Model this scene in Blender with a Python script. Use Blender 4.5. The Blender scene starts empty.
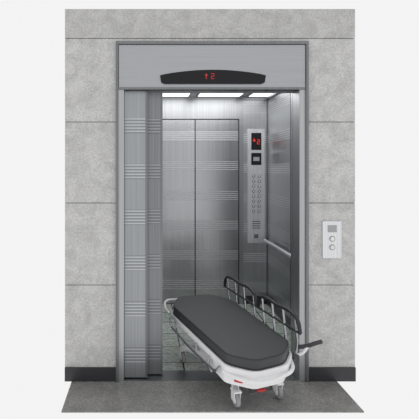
import bpy, bmesh, math
from mathutils import Vector, Matrix
D=bpy.data; S=bpy.context.scene
col=S.collection
S.view_settings.view_transform='Standard'
EYE=1.543; DC=3.17; F=437.0; VX=145.0; VY=168.0
# ---------------- materials
def nt(name):
    m=D.materials.new(name); m.use_nodes=True
    n=m.node_tree; b=n.nodes['Principled BSDF']; return m,n,b
def plain(name,c,rough=.5,metal=0.,emit=None,es=0.,spec=.5):
    m,n,b=nt(name)
    tc=n.nodes.new('ShaderNodeTexCoord'); no=n.nodes.new('ShaderNodeTexNoise')
    no.inputs['Scale'].default_value=18; n.links.new(tc.outputs['Object'],no.inputs['Vector'])
    r=n.nodes.new('ShaderNodeValToRGB')
    r.color_ramp.elements[0].color=(*[x*.93 for x in c],1); r.color_ramp.elements[1].color=(*[min(1,x*1.05) for x in c],1)
    n.links.new(no.outputs['Fac'],r.inputs['Fac']); n.links.new(r.outputs['Color'],b.inputs['Base Color'])
    b.inputs['Roughness'].default_value=rough; b.inputs['Metallic'].default_value=metal
    b.inputs['Specular IOR Level'].default_value=spec
    if emit:
        b.inputs['Emission Color'].default_value=(*emit,1); b.inputs['Emission Strength'].default_value=es
    return m
def granite(name,c,amp=.1,scale=60,rough=.45,blotch=.08,bs=9):
    m,n,b=nt(name)
    tc=n.nodes.new('ShaderNodeTexCoord')
    a=n.nodes.new('ShaderNodeTexNoise'); a.inputs['Scale'].default_value=scale; a.inputs['Detail'].default_value=6; a.inputs['Roughness'].default_value=.8
    k=n.nodes.new('ShaderNodeTexNoise'); k.inputs['Scale'].default_value=bs; k.inputs['Detail'].default_value=9; k.inputs['Roughness'].default_value=.72; k.inputs['Distortion'].default_value=.6
    n.links.new(tc.outputs['Object'],a.inputs['Vector']); n.links.new(tc.outputs['Object'],k.inputs['Vector'])
    r1=n.nodes.new('ShaderNodeValToRGB'); r1.color_ramp.elements[0].position=.38; r1.color_ramp.elements[1].position=.62
    r1.color_ramp.elements[0].color=(*[x*(1-amp) for x in c],1); r1.color_ramp.elements[1].color=(*[min(1,x*(1+amp)) for x in c],1)
    r2=n.nodes.new('ShaderNodeValToRGB'); r2.color_ramp.elements[0].position=.36; r2.color_ramp.elements[1].position=.6
    r2.color_ramp.elements[0].color=(1-blotch*2,)*3+(1,); r2.color_ramp.elements[1].color=(1,1,1,1)
    mx=n.nodes.new('ShaderNodeMix'); mx.data_type='RGBA'; mx.blend_type='MULTIPLY'; mx.inputs[0].default_value=1
    n.links.new(a.outputs['Fac'],r1.inputs['Fac']); n.links.new(k.outputs['Fac'],r2.inputs['Fac'])
    n.links.new(r1.outputs['Color'],mx.inputs[6]); n.links.new(r2.outputs['Color'],mx.inputs[7]); n.links.new(mx.outputs[2],b.inputs['Base Color'])
    b.inputs['Roughness'].default_value=rough
    return m
def steel(name,c,rough=.35,stripes=False,z0=0.,brush=.12,metal=1.0,band=.45,vert=True,hi=1.6):
    m,n,b=nt(name); N=n.nodes.new; L=n.links.new
    tc=N('ShaderNodeTexCoord'); mp=N('ShaderNodeMapping')
    mp.inputs['Scale'].default_value=(140,140,.8) if vert else (1.2,1.2,160)
    no=N('ShaderNodeTexNoise'); no.inputs['Scale'].default_value=1.; no.inputs['Detail'].default_value=4
    L(tc.outputs['Object'],mp.inputs['Vector']); L(mp.outputs['Vector'],no.inputs['Vector'])
    r=N('ShaderNodeValToRGB'); r.color_ramp.elements[0].position=.3; r.color_ramp.elements[1].position=.7
    r.color_ramp.elements[0].color=(*[x*(1-brush) for x in c],1); r.color_ramp.elements[1].color=(*[min(1,x*(1+brush)) for x in c],1)
    L(no.outputs['Fac'],r.inputs['Fac']); out=r.outputs['Color']
    if stripes:
        sp=N('ShaderNodeSeparateXYZ'); L(tc.outputs['Object'],sp.inputs[0])
        def M(op,a,bb):
            q=N('ShaderNodeMath'); q.operation=op
            for i,v in enumerate((a,bb)):
                if v is None: continue
                if isinstance(v,(int,float)): q.inputs[i].default_value=v
                else: L(v,q.inputs[i])
            return q.outputs[0]
        z=M('SUBTRACT',sp.outputs[2],z0)
        g=M('LESS_THAN',M('FRACT',M('DIVIDE',z,.335),None),.34)
        s=M('LESS_THAN',M('FRACT',M('DIVIDE',z,.0225),None),.42)
        f=M('MULTIPLY',g,s)
        g2=M('MULTIPLY',g,band)
        m0=N('ShaderNodeMix'); m0.data_type='RGBA'; L(g2,m0.inputs[0]); L(out,m0.inputs[6]); m0.inputs[7].default_value=(*[x*.55 for x in c],1)
        mx=N('ShaderNodeMix'); mx.data_type='RGBA'; L(f,mx.inputs[0]); L(m0.outputs[2],mx.inputs[6])
        mx.inputs[7].default_value=(*[min(1,x*hi) for x in c],1) ; out=mx.outputs[2]
        ro=M('ADD',M('MULTIPLY',f,.2),rough); L(ro,b.inputs['Roughness'])
    else: b.inputs['Roughness'].default_value=rough
    L(out,b.inputs['Base Color']); b.inputs['Metallic'].default_value=metal
    return m
def tiles(name,c1,c2,mortar,size,rough=.25):
    m,n,b=nt(name); N=n.nodes.new; L=n.links.new
    tc=N('ShaderNodeTexCoord'); br=N('ShaderNodeTexBrick'); br.offset=0; br.squash=1
    br.inputs['Scale'].default_value=1; br.inputs['Brick Width'].default_value=size; br.inputs['Row Height'].default_value=size
    br.inputs['Mortar Size'].default_value=.006; br.inputs['Color1'].default_value=(*c1,1); br.inputs['Color2'].default_value=(*c2,1); br.inputs['Mortar'].default_value=(*mortar,1)
    no=N('ShaderNodeTexNoise'); no.inputs['Scale'].default_value=25; no.inputs['Detail'].default_value=8; no.inputs['Roughness'].default_value=.8
    r=N('ShaderNodeValToRGB'); r.color_ramp.elements[0].position=.38; r.color_ramp.elements[1].position=.62
    r.color_ramp.elements[0].color=(.42,.42,.42,1)
    mx=N('ShaderNodeMix'); mx.data_type='RGBA'; mx.blend_type='MULTIPLY'; mx.inputs[0].default_value=1
    L(tc.outputs['Object'],br.inputs['Vector']); L(tc.outputs['Object'],no.inputs['Vector']); L(no.outputs['Fac'],r.inputs['Fac'])
    L(br.outputs['Color'],mx.inputs[6]); L(r.outputs['Color'],mx.inputs[7]); L(mx.outputs[2],b.inputs['Base Color'])
    b.inputs['Roughness'].default_value=rough
    return m
GR=granite('granite_wall',(.58,.575,.57),amp=.20,scale=75,blotch=.12)
GR2=granite('granite_wall_dark',(.52,.515,.51),amp=.20,scale=75,blotch=.12)
GROUT=plain('joint',(.22,.22,.22),.9)
FLG=granite('granite_floor',(.25,.245,.24),amp=.35,blotch=.14,rough=.4)
BASE=plain('dark_base',(.028,.028,.032),.35)
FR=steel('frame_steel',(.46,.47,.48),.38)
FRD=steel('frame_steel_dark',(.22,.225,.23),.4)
TR=steel('transom_steel',(.42,.43,.45),.42,vert=False,brush=.06)
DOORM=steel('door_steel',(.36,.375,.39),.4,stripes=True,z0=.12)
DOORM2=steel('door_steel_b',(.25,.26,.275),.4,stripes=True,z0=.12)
CAB=steel('cabin_steel',(.50,.51,.525),.34,stripes=True,z0=.14,hi=1.4,band=.25)
CABP=steel('cabin_steel_plain',(.43,.44,.455),.33)
RDOOR=steel('rear_door_steel',(.45,.455,.47),.27,stripes=True,z0=.17,hi=1.4,band=.15)
PAN=steel('panel_steel',(.75,.76,.78),.45)
BLACK=plain('gloss_black',(.012,.012,.014),.35,spec=.25)
DARK=plain('dark_gap',(.03,.03,.032),.6)
RED=plain('red_led',(.3,.02,.02),.4,emit=(1,.05,.04),es=.22)
RED2=plain('red_led_cabin',(.4,.02,.02),.4,emit=(1,.05,.04),es=.5)
BTN=plain('button',(.25,.25,.26),.35,metal=.5)
BTNL=plain('button_light',(.8,.8,.78),.4)
LAMP=plain('lamp_diffuser',(.9,.9,.9),.5,emit=(1,1,.98),es=1.5)
CFL=tiles('cabin_floor_tile',(.58,.65,.59),(.50,.57,.51),(.05,.06,.055),.30)
WHITE=plain('white_enamel',(.80,.80,.81),.35)
GREYP=plain('grey_plastic',(.36,.37,.38),.5)
VINYL=plain('mattress_vinyl',(.045,.046,.049),.5)
PIPE=plain('mattress_piping',(.015,.015,.017),.5)
CHR=steel('rail_chrome',(.42,.43,.45),.25)
RAIL=plain('rail_dark',(.035,.035,.04),.4,metal=.3)
RUB=plain('caster_rubber',(.30,.30,.31),.6)
REDP=plain('red_label',(.55,.03,.03),.5)
ORG=plain('pedal_dark',(.04,.04,.045),.5)
# ---------------- geometry
def finish(o,mat,parent,smooth=False):
    col.objects.link(o)
    if mat: o.data.materials.append(mat)
    if parent: o.parent=parent
    if smooth:
        for p in o.data.polygons: p.use_smooth=True
    return o
def empty(name,loc=(0,0,0),rz=0,parent=None):
    e=D.objects.new(name,None); e.location=loc; e.rotation_euler=(0,0,rz); e.empty_display_size=.1; col.objects.link(e)
    if parent: e.parent=parent
    return e
def bm_box(bm,x0,x1,y0,y1,z0,z1,mi=0):
    vs=[bm.verts.new(p) for p in ((x0,y0,z0),(x1,y0,z0),(x1,y1,z0),(x0,y1,z0),(x0,y0,z1),(x1,y0,z1),(x1,y1,z1),(x0,y1,z1))]
    for f in ((0,3,2,1),(4,5,6,7),(0,1,5,4),(1,2,6,5),(2,3,7,6),(3,0,4,7)):
        q=bm.faces.new([vs[i] for i in f]); q.material_index=mi
def box(name,x0,x1,y0,y1,z0,z1,mat,parent=None,bev=0,seg=2):
    bm=bmesh.new(); bm_box(bm,x0,x1,y0,y1,z0,z1)
    if bev: bmesh.ops.bevel(bm,geom=bm.edges[:],offset=bev,segments=seg,affect='EDGES',profile=.5)
    me=D.meshes.new(name); bm.to_mesh(me); bm.free()
    return finish(D.objects.new(name,me),mat,parent,False)
def boxes(name,lst,mats,parent=None):
    bm=bmesh.new()
    for b in lst: bm_box(bm,*b[:6],mi=(b[6] if len(b)>6 else 0))
    me=D.meshes.new(name); bm.to_mesh(me); bm.free()
    o=D.objects.new(name,me)
    for m in mats: me.materials.append(m)
    return finish(o,None,parent)
def prism(name,pts,z0,z1,mat,parent=None,bev=0,seg=3,axis='z'):
    bm=bmesh.new()
    if axis=='z': a=[bm.verts.new((p[0],p[1],z0)) for p in pts]; c=[bm.verts.new((p[0],p[1],z1)) for p in pts]
    else: a=[bm.verts.new((p[0],z0,p[1])) for p in pts]; c=[bm.verts.new((p[0],z1,p[1])) for p in pts]
    bm.faces.new(a); bm.faces.new(c); n=len(pts)
    for i in range(n): bm.faces.new((a[i],a[(i+1)%n],c[(i+1)%n],c[i]))
    bmesh.ops.recalc_face_normals(bm,faces=bm.faces[:])
    if bev: bmesh.ops.bevel(bm,geom=bm.edges[:],offset=bev,segments=seg,affect='EDGES',profile=.5)
    me=D.meshes.new(name); bm.to_mesh(me); bm.free()
    return finish(D.objects.new(name,me),mat,parent,False)
def tube(name,pts,r,mat,parent=None,smooth=False,cyc=False,res=3):
    cu=D.curves.new(name,'CURVE'); cu.dimensions='3D'; cu.bevel_depth=r; cu.bevel_resolution=res; cu.use_fill_caps=True
    if smooth:
        sp=cu.splines.new('BEZIER'); sp.bezier_points.add(len(pts)-1)
        for p,q in zip(sp.bezier_points,pts): p.co=q; p.handle_left_type=p.handle_right_type='AUTO'
        sp.resolution_u=8
    else:
        sp=cu.splines.new('POLY'); sp.points.add(len(pts)-1)
        for p,q in zip(sp.points,pts): p.co=(*q,1)
    sp.use_cyclic_u=cyc
    o=D.objects.new(name,cu); col.objects.link(o); bpy.context.view_layer.update()
    me=D.meshes.new_from_object(o.evaluated_get(bpy.context.evaluated_depsgraph_get())); 
    D.objects.remove(o); me.materials.clear(); me.name=name
    return finish(D.objects.new(name,me),mat,parent,True)
def cyl(name,c,r,h,axis,mat,parent=None,bev=0,seg=28,r2=None):
    bm=bmesh.new(); bmesh.ops.create_cone(bm,cap_ends=True,segments=seg,radius1=r,radius2=r if r2 is None else r2,depth=h)
    if bev:
        ed=[e for e in bm.edges if len(e.link_faces)==2 and any(len(f.verts)>4 for f in e.link_faces)]
        bmesh.ops.bevel(bm,geom=ed,offset=bev,segments=3,affect='EDGES',profile=.5)
    R={'z':Matrix(),'x':Matrix.Rotation(math.pi/2,4,'Y'),'y':Matrix.Rotation(math.pi/2,4,'X')}[axis]
    bmesh.ops.transform(bm,matrix=Matrix.Translation(c)@R,verts=bm.verts)
    me=D.meshes.new(name); bm.to_mesh(me); bm.free()
    o=finish(D.objects.new(name,me),mat,parent)
    for p in me.polygons: p.use_smooth=len(p.vertices)<=4
    return o
def X(px): return (px-VX)/137.85
def Z(py): return EYE-(py-VY)/137.85
def XB(px): return (px-VX)/87.93
def ZB(py): return EYE-(py-VY)/87.93
# ---------------- lobby shell
WL,WR,WT=X(65),X(355),Z(9)
FOX0,FOX1=X(116),X(307.5); FT=Z(42)
OX0,OX1,OT=X(124),X(299),Z(90)
g=.0025
rows=[Z(381)+.0,Z(285),Z(203),Z(122),Z(38.5),Z(9)]
lst=[(WL,FOX0,.012,.14,0,WT,1),(FOX1,WR,.012,.14,0,WT,1),(FOX0,FOX1,.012,.14,FT,WT,1)]
for i in range(5):
    a,b=rows[i]+g,rows[i+1]-g; mi=2 if i==4 else 0
    if i==0: a=0
    if i==4:
        lst.append((WL,WR,0,.012,a,WT,2))
    else:
        lst.append((WL,FOX0,0,.012,a,b,mi)); lst.append((FOX1,WR,0,.012,a,b,mi))
lst.append((FOX0,FOX1,0,.012,FT,rows[4]-g,0))
boxes('wall_front',lst,[GR,GROUT,GR2])
box('baseboard_left',WL,FOX0,-.012,0,0,Z(367),BASE)
box('baseboard_right',FOX1,WR,-.012,0,0,Z(367),BASE)
box('floor',WL+.05,WR-.135,-.40,.14,-.008,0,FLG)
# ---------------- front door portal
dr=empty('door_1')
P=-.025
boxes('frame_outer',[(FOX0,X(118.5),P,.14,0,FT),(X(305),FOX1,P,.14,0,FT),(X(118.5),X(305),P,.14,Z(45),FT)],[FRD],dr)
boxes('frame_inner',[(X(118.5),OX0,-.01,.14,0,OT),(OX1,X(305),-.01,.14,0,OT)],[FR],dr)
box('transom',X(118.5),X(305),-.015,.14,OT,Z(45),TR,dr,.004)
boxes('transom_lip',[(X(118.5),X(305),-.018,.02,OT-.0,OT+.018)],[FRD],dr)
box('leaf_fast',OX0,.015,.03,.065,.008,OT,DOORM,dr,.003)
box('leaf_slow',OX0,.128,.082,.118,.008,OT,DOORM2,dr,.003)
boxes('leaf_edges',[(.003,.019,.026,.069,.008,OT,0),(.116,.131,.079,.121,.008,OT,0)],[FRD],dr)
box('sill',OX0,OX1,0,.16,-.01,.0015,FRD,dr)
# indicator
ind=empty('floor_indicator')
n=18; top=[(X(160)+(X(265)-X(160))*i/n, Z(76)+ (Z(70.5)-Z(76))*math.sin(math.pi*i/n)**.8) for i in range(n+1)]
bot=[(X(265)-.008,Z(83)),(X(262)-.01,Z(84.5)),(X(163)+.01,Z(84.5)),(X(160)+.008,Z(83))]
prism('bezel',[(x,z) for x,z in top]+bot,-.028,-.0155,BLACK,ind,.002,2,axis='y')
def seg(parent,cx,cz,w,h,t,y,code,mat):
    L=[]
    x0,x1=cx-w/2,cx+w/2; z0,z1=cz-h/2,cz+h/2
    d={'a':(x0,x1,z1-t,z1),'g':(x0,x1,cz-t/2,cz+t/2),'d':(x0,x1,z0,z0+t),'b':(x1-t,x1,cz,z1),'c':(x1-t,x1,z0,cz),'f':(x0,x0+t,cz,z1),'e':(x0,x0+t,z0,cz)}
    for ch in code:
        q=d[ch]; L.append((q[0],q[1],y,y+.003,q[2],q[3]))
    return boxes('digit',L,[mat],parent)
seg(ind,X(212),Z(77),.024,.04,.0045,-.031,'abged',RED)
prism('arrow',[(X(204),Z(76.5)),(X(207.4),Z(76.5)),(X(205.7),Z(74.2))],-.031,-.028,RED,ind,axis='y')
boxes('arrow_stem',[(X(205.3),X(206.1),-.031,-.028,Z(79.8),Z(76.5))],[RED],ind)
# call panel
cp=empty('elevator_call_panel')
box('plate',X(322),X(341),-.012,.004,Z(258),Z(221),PAN,cp,.003)
box('display',X(327),X(336),-.014,-.011,Z(232),Z(225),GREYP,cp)
for i,py in enumerate((238.5,247)):
    cyl('bezel_%d'%i,(X(331.5),-.013,Z(py)),.021,.006,'y',GREYP,cp,.001)
    cyl('button_%d'%i,(X(331.5),-.017,Z(py)),.014,.006,'y',BTNL,cp,.001)
# ---------------- cabin
CL,CR,CB,CT=-.32,1.392,1.80,2.352
box('wall_back',CL,CR,CB,CB+.04,0,CT,CAB)
box('wall_right',CR,CR+.04,.14,CB+.04,0,CT,CAB)
box('wall_left',CL-.04,CL,.14,CB+.04,0,CT,CAB)
box('floor_cabin',CL-.04,CR+.04,.16,CB+.04,-.012,0,CFL)
box('ceiling',CL-.04,CR+.04,.14,CB+.04,CT,CT+.04,PAN)
boxes('wall_cabin_front',[(CL,OX0,.145,.18,0,CT),(OX1,CR,.145,.18,0,CT),(OX0,OX1,.145,.18,OT+.02,CT)],[CABP])
boxes('baseboard_cabin',[(CL,CR-.0,CB-.012,CB,0,.09),(CR-.012,CR,.18,CB-.012,0,.09),(CL,CL+.012,.18,CB-.012,0,.09)],[BASE])
boxes('trim_corner',[(CR-.012,CR,CB-.012,CB,.09,CT),(CR-.006,CR,1.0,1.006,.09,CT)],[FRD])
boxes('trim_ceiling',[(CL,CR,CB-.03,CB,CT-.035,CT),(CR-.03,CR,.18,CB-.03,CT-.035,CT),(CL,CL+.03,.18,CB-.03,CT-.035,CT)],[CABP])
for i,(a,b) in enumerate(((XB(160),XB(188)),(XB(196),XB(238)),(XB(246),XB(269)))):
    o=empty('ceiling_light' if i==0 else 'ceiling_light.%03d'%i)
    boxes('housing',[(a-.01,b+.01,.5,CB-.08,CT-.012,CT)],[FR],o)
    boxes('diffuser',[(a+.01,b-.01,.52,CB-.10,CT-.016,CT-.012)],[LAMP],o)
# rear door
rd=empty('door_2')
dt=ZB(120); xs=[XB(150),XB(195),XB(239)]
boxes('surround',[(xs[2],xs[2]+.045,CB-.02,CB,0,CT-.035),(xs[0]-.05,xs[0],CB-.02,CB,0,CT-.035)],[CABP],rd)
boxes('lintel',[(xs[0],xs[2],CB-.018,CB,dt+.012,CT-.035)],[CABP],rd)
boxes('shadow_gap',[(xs[0],xs[2],CB-.008,CB,0,dt+.012)],[DARK],rd)
boxes('leaf_1',[(xs[0]+.008,xs[1]-.006,CB-.014,CB-.008,0.008,dt)],[RDOOR],rd)
boxes('leaf_2',[(xs[1]+.006,xs[2]-.012,CB-.014,CB-.008,.008,dt)],[RDOOR],rd)
# control panel
k=empty('elevator_control_panel')
y=CB-.012
box('plate',XB(247.5),XB(264.5),y,CB+.004,ZB(243),ZB(129),PAN,k,.003)
box('floor_display',XB(251),XB(261),y-.004,y,ZB(150),ZB(133),BLACK,k)
seg(k,XB(258),ZB(142),.03,.055,.007,y-.007,'abged',RED2)
prism('arrow',[(XB(252.3),ZB(141.5)),(XB(255.3),ZB(141.5)),(XB(253.8),ZB(138))],y-.007,y-.004,RED2,k,axis='y')
box('screen',XB(251),XB(261),y-.004,y,ZB(165),ZB(153),BLACK,k)
box('screen_inner',XB(253),XB(259),y-.006,y-.003,ZB(161),ZB(157),GREYP,k)
for r in range(8):
    for c_ in range(2):
        cyl('button_%d_%d'%(r,c_),(XB(253.3+c_*5.6),y-.003,ZB(176+r*5)),.0185,.008,'y',BTN,k,.001,16)
        cyl('button_cap_%d_%d'%(r,c_),(XB(253.3+c_*5.6),y-.008,ZB(176+r*5)),.009,.004,'y',BTNL,k,0,12)
boxes('speaker',[(XB(252),XB(260),y-.002,y,ZB(221+i*2.2)-.008,ZB(221+i*2.2)) for i in range(4)],[DARK],k)
box('key_slot',XB(254),XB(258),y-.003,y,ZB(238),ZB(234),FRD,k)
# handrail right wall
hr=empty('handrail')
hz=.735
tube('bar',[(CR-.055,.28,hz),(CR-.055,1.70,hz)],.02,PAN,hr)
for i,yy in enumerate((.4,1.0,1.6)):
    tube('bracket_%d'%i,[(CR-.055,yy,hz),(CR-.0,yy,hz-.015)],.010,FR,hr)
# ---------------- stretcher
G=empty('hospital_gurney',(.585,3.135-DC,0),math.atan2(-.97,.24))
oct_=[(-.68,-.14),(-.68,.16),(-.48,.268),(.42,.245),(.575,.11),(.62,-.10),(.50,-.225),(-.46,-.262)]
def sc(p,d): return [(x+(d if x>0 else -d),y_+(d if y_>0 else -d)) for x,y_ in p]
def rnd(p,r=.05,n=4):
    out=[]
    for i in range(len(p)):
        a,b,c=Vector(p[i-1]),Vector(p[i]),Vector(p[(i+1)%len(p)])
        s=b+(a-b).normalized()*r; e=b+(c-b).normalized()*r
        for t in range(n+1):
            t/=n; out.append(tuple((1-t)**2*s+2*t*(1-t)*b+t*t*e))
    return out
mo=rnd(oct_)
prism('mattress',mo,.372,.436,VINYL,G,.012,4)
tube('mattress_piping_top',[(x*.99,y_*.985,.433) for x,y_ in mo],.004,PIPE,G,cyc=True)
tube('mattress_piping_low',[(x,y_,.378) for x,y_ in mo],.004,PIPE,G,cyc=True)
prism('deck',rnd(sc(oct_,.014)),.335,.372,WHITE,G,.008,3)
for s in(-1,1): box('side_beam_%d'%(s+1),-.5,.46,s*.17-.02,s*.17+.02,.285,.335,WHITE,G,.006)
for i,xx in enumerate((-.42,-.1,.2,.42)): box('cross_beam_%d'%i,xx-.02,xx+.02,-.17,.17,.295,.335,GREYP,G,.004)
prism('end_shell',rnd([(.28,-.235),(.28,.235),(.43,.235),(.57,.11),(.60,-.10),(.48,-.232)],.03),.255,.34,WHITE,G,.014,3)
base=[(-.38,-.20),(-.30,.21),(.26,.25),(.29,-.07)]
prism('base_cover',rnd([(-.29,-.16),(-.25,.15),(.20,.18),(.22,-.05)],.05),.10,.165,WHITE,G,.02,4)
bc=.02
for i,(u,v) in enumerate(base):
    su=1 if u>0 else -1; sv=1 if v>bc else -1
    tube('leg_%d'%i,[(u-su*.13,v-sv*.06,.14),(u-su*.04,v-sv*.012,.135),(u,v,.118)],.024,WHITE,G,smooth=True)
    cyl('caster_stem_%d'%i,(u,v,.115),.016,.04,'z',GREYP,G)
    q=.012*su
    box('caster_fork_a_%d'%i,u+q-.03,u+q+.02,v-.024,v-.017,.04,.108,WHITE,G,.003)
    box('caster_fork_b_%d'%i,u+q-.03,u+q+.02,v+.017,v+.024,.04,.108,WHITE,G,.003)
    box('caster_hood_%d'%i,u+q-.04,u+q+.035,v-.026,v+.026,.098,.113,WHITE,G,.006)
    cyl('caster_wheel_%d'%i,(u+q,v,.0465),.046,.028,'y',RUB,G,.008)
    cyl('caster_hub_%d'%i,(u+q,v,.0465),.024,.034,'y',WHITE,G,.003)
for j,xx in enumerate((-.13,.11)):
    for i in range(6):
        cyl('bellows_%d_%d'%(j,i),(xx,bc,.175+i*.022),.062 if i%2 else .054,.022,'z',GREYP,G,.005)
    cyl('column_cap_%d'%j,(xx,bc,.30),.07,.02,'z',WHITE,G,.004)
for j,v in enumerate((-.13,.12)):
    for kx,(a,b) in enumerate((((-.44,.30),(.05,.14)),((-.20,.14),(.30,.30)))):
        p=Vector((a[0],0,a[1])); q=Vector((b[0],0,b[1])); d=(q-p).normalized(); nn=Vector((-d.z,0,d.x))*.032
        off=.006*kx
        prism('link_%d_%d'%(j,kx),[((p+nn).x,(p+nn).z),((q+nn).x,(q+nn).z),((q-nn).x,(q-nn).z),((p-nn).x,(p-nn).z)],v-.006+off*2,v+.006+off*2,WHITE,G,.003,2,axis='y')
tube('brake_pedal',[(.27,.02,.12),(.33,.02,.10),(.33,.17,.10),(.27,.17,.12)],.008,ORG,G)
box('pedal_pad',.317,.345,.06,.12,.097,.109,REDP,G,.003)
# raised far rail
rv=.287; rz=.60
for nm,(a,b) in {'head':(-.64,-.12),'foot':(-.04,.44)}.items():
    tube('rail_top_'+nm,[(a-.03,rv,.50),(a,rv,.575),(a+.05,rv,rz),((a+b)/2,rv,rz),(b-.05,rv,rz),(b,rv,.575),(b+.03,rv,.50)],.013,RAIL,G,smooth=True)
    tube('rail_low_'+nm,[(a-.03,rv,.50),(b+.03,rv,.50)],.008,RAIL,G)
    for i in range(4):
        xx=a+.03+(b-a-.06)*i/3
        lo=min(max(xx+.05,-.46),.44)
        tube('rail_post_%s_%d'%(nm,i),[(lo,rv-.012,.345),(xx+.03,rv,.44),(xx,rv,rz-.004)],.008,CHR,G)
        box('rail_clamp_%s_%d'%(nm,i),lo-.02,lo+.02,rv-.04,rv+.002,.335,.365,ORG,G,.003)
# lowered near rail
tube('rail_lowered',[(-.45,-.285,.345),(-.40,-.289,.30),(-.3,-.289,.29),(.3,-.262,.29),(.40,-.255,.30),(.45,-.25,.345)],.008,CHR,G,smooth=True)
for i in range(4):
    xx=-.3+.2*i; vv=-.287+.045*(xx+.3)/.6*.6; tube('rail_lowered_post_%d'%i,[(xx,vv,.35),(xx,vv,.29)],.006,CHR,G)
tube('push_handle_stem',[(.42,.25,.35),(.46,.30,.37),(.48,.335,.42)],.010,WHITE,G,smooth=True)
tube('push_handle_grip',[(.43,.29,.40),(.48,.335,.425),(.52,.37,.455),(.53,.40,.465)],.013,ORG,G,smooth=True)
tube('head_handle',[(-.52,-.268,.35),(-.62,-.275,.375),(-.70,-.24,.40),(-.72,-.15,.40),(-.72,.1,.40),(-.69,.17,.38),(-.62,.2,.35)],.010,WHITE,G,smooth=True)
tube('foot_bumper',[(.47,-.235,.325),(.58,-.19,.325),(.65,-.11,.325),(.605,.10,.325),(.55,.18,.325),(.42,.25,.325)],.011,WHITE,G,smooth=True)
a=Vector((.48,-.232)); b=Vector((.60,-.10)); d=(b-a).normalized(); nn=Vector((d.y,-d.x))
p0=a+d*.06+nn*.0005; p1=a+d*.11+nn*.0005
prism('label',[tuple(p0),tuple(p1),tuple(p1+nn*.002),tuple(p0+nn*.002)],.28,.305,REDP,G)
# ---------------- lights
def area(name,loc,rot,sx,sy,e,c=(1,1,1)):
    l=D.lights.new(name,'AREA'); l.shape='RECTANGLE'; l.size=sx; l.size_y=sy; l.energy=e; l.color=c
    o=D.objects.new(name,l); o.location=loc; o.rotation_euler=rot; col.objects.link(o); return o
area('cabin_light',(.55,.95,CT-.03),(0,0,0),1.3,1.2,10)
w=D.worlds.new('World'); S.world=w; w.use_nodes=True
w.node_tree.nodes['Background'].inputs[0].default_value=(.90,.90,.90,1)
w.node_tree.nodes['Background'].inputs[1].default_value=1.0
# ---------------- camera
c=D.cameras.new('camera'); c.sensor_width=36; c.lens=F/419*36; c.shift_x=(209.5-VX)/419; c.shift_y=-(209.5-VY)/419; c.clip_start=.05
o=D.objects.new('camera',c); o.location=(0,-DC,EYE); o.rotation_euler=(math.pi/2,0,0); col.objects.link(o); S.camera=o
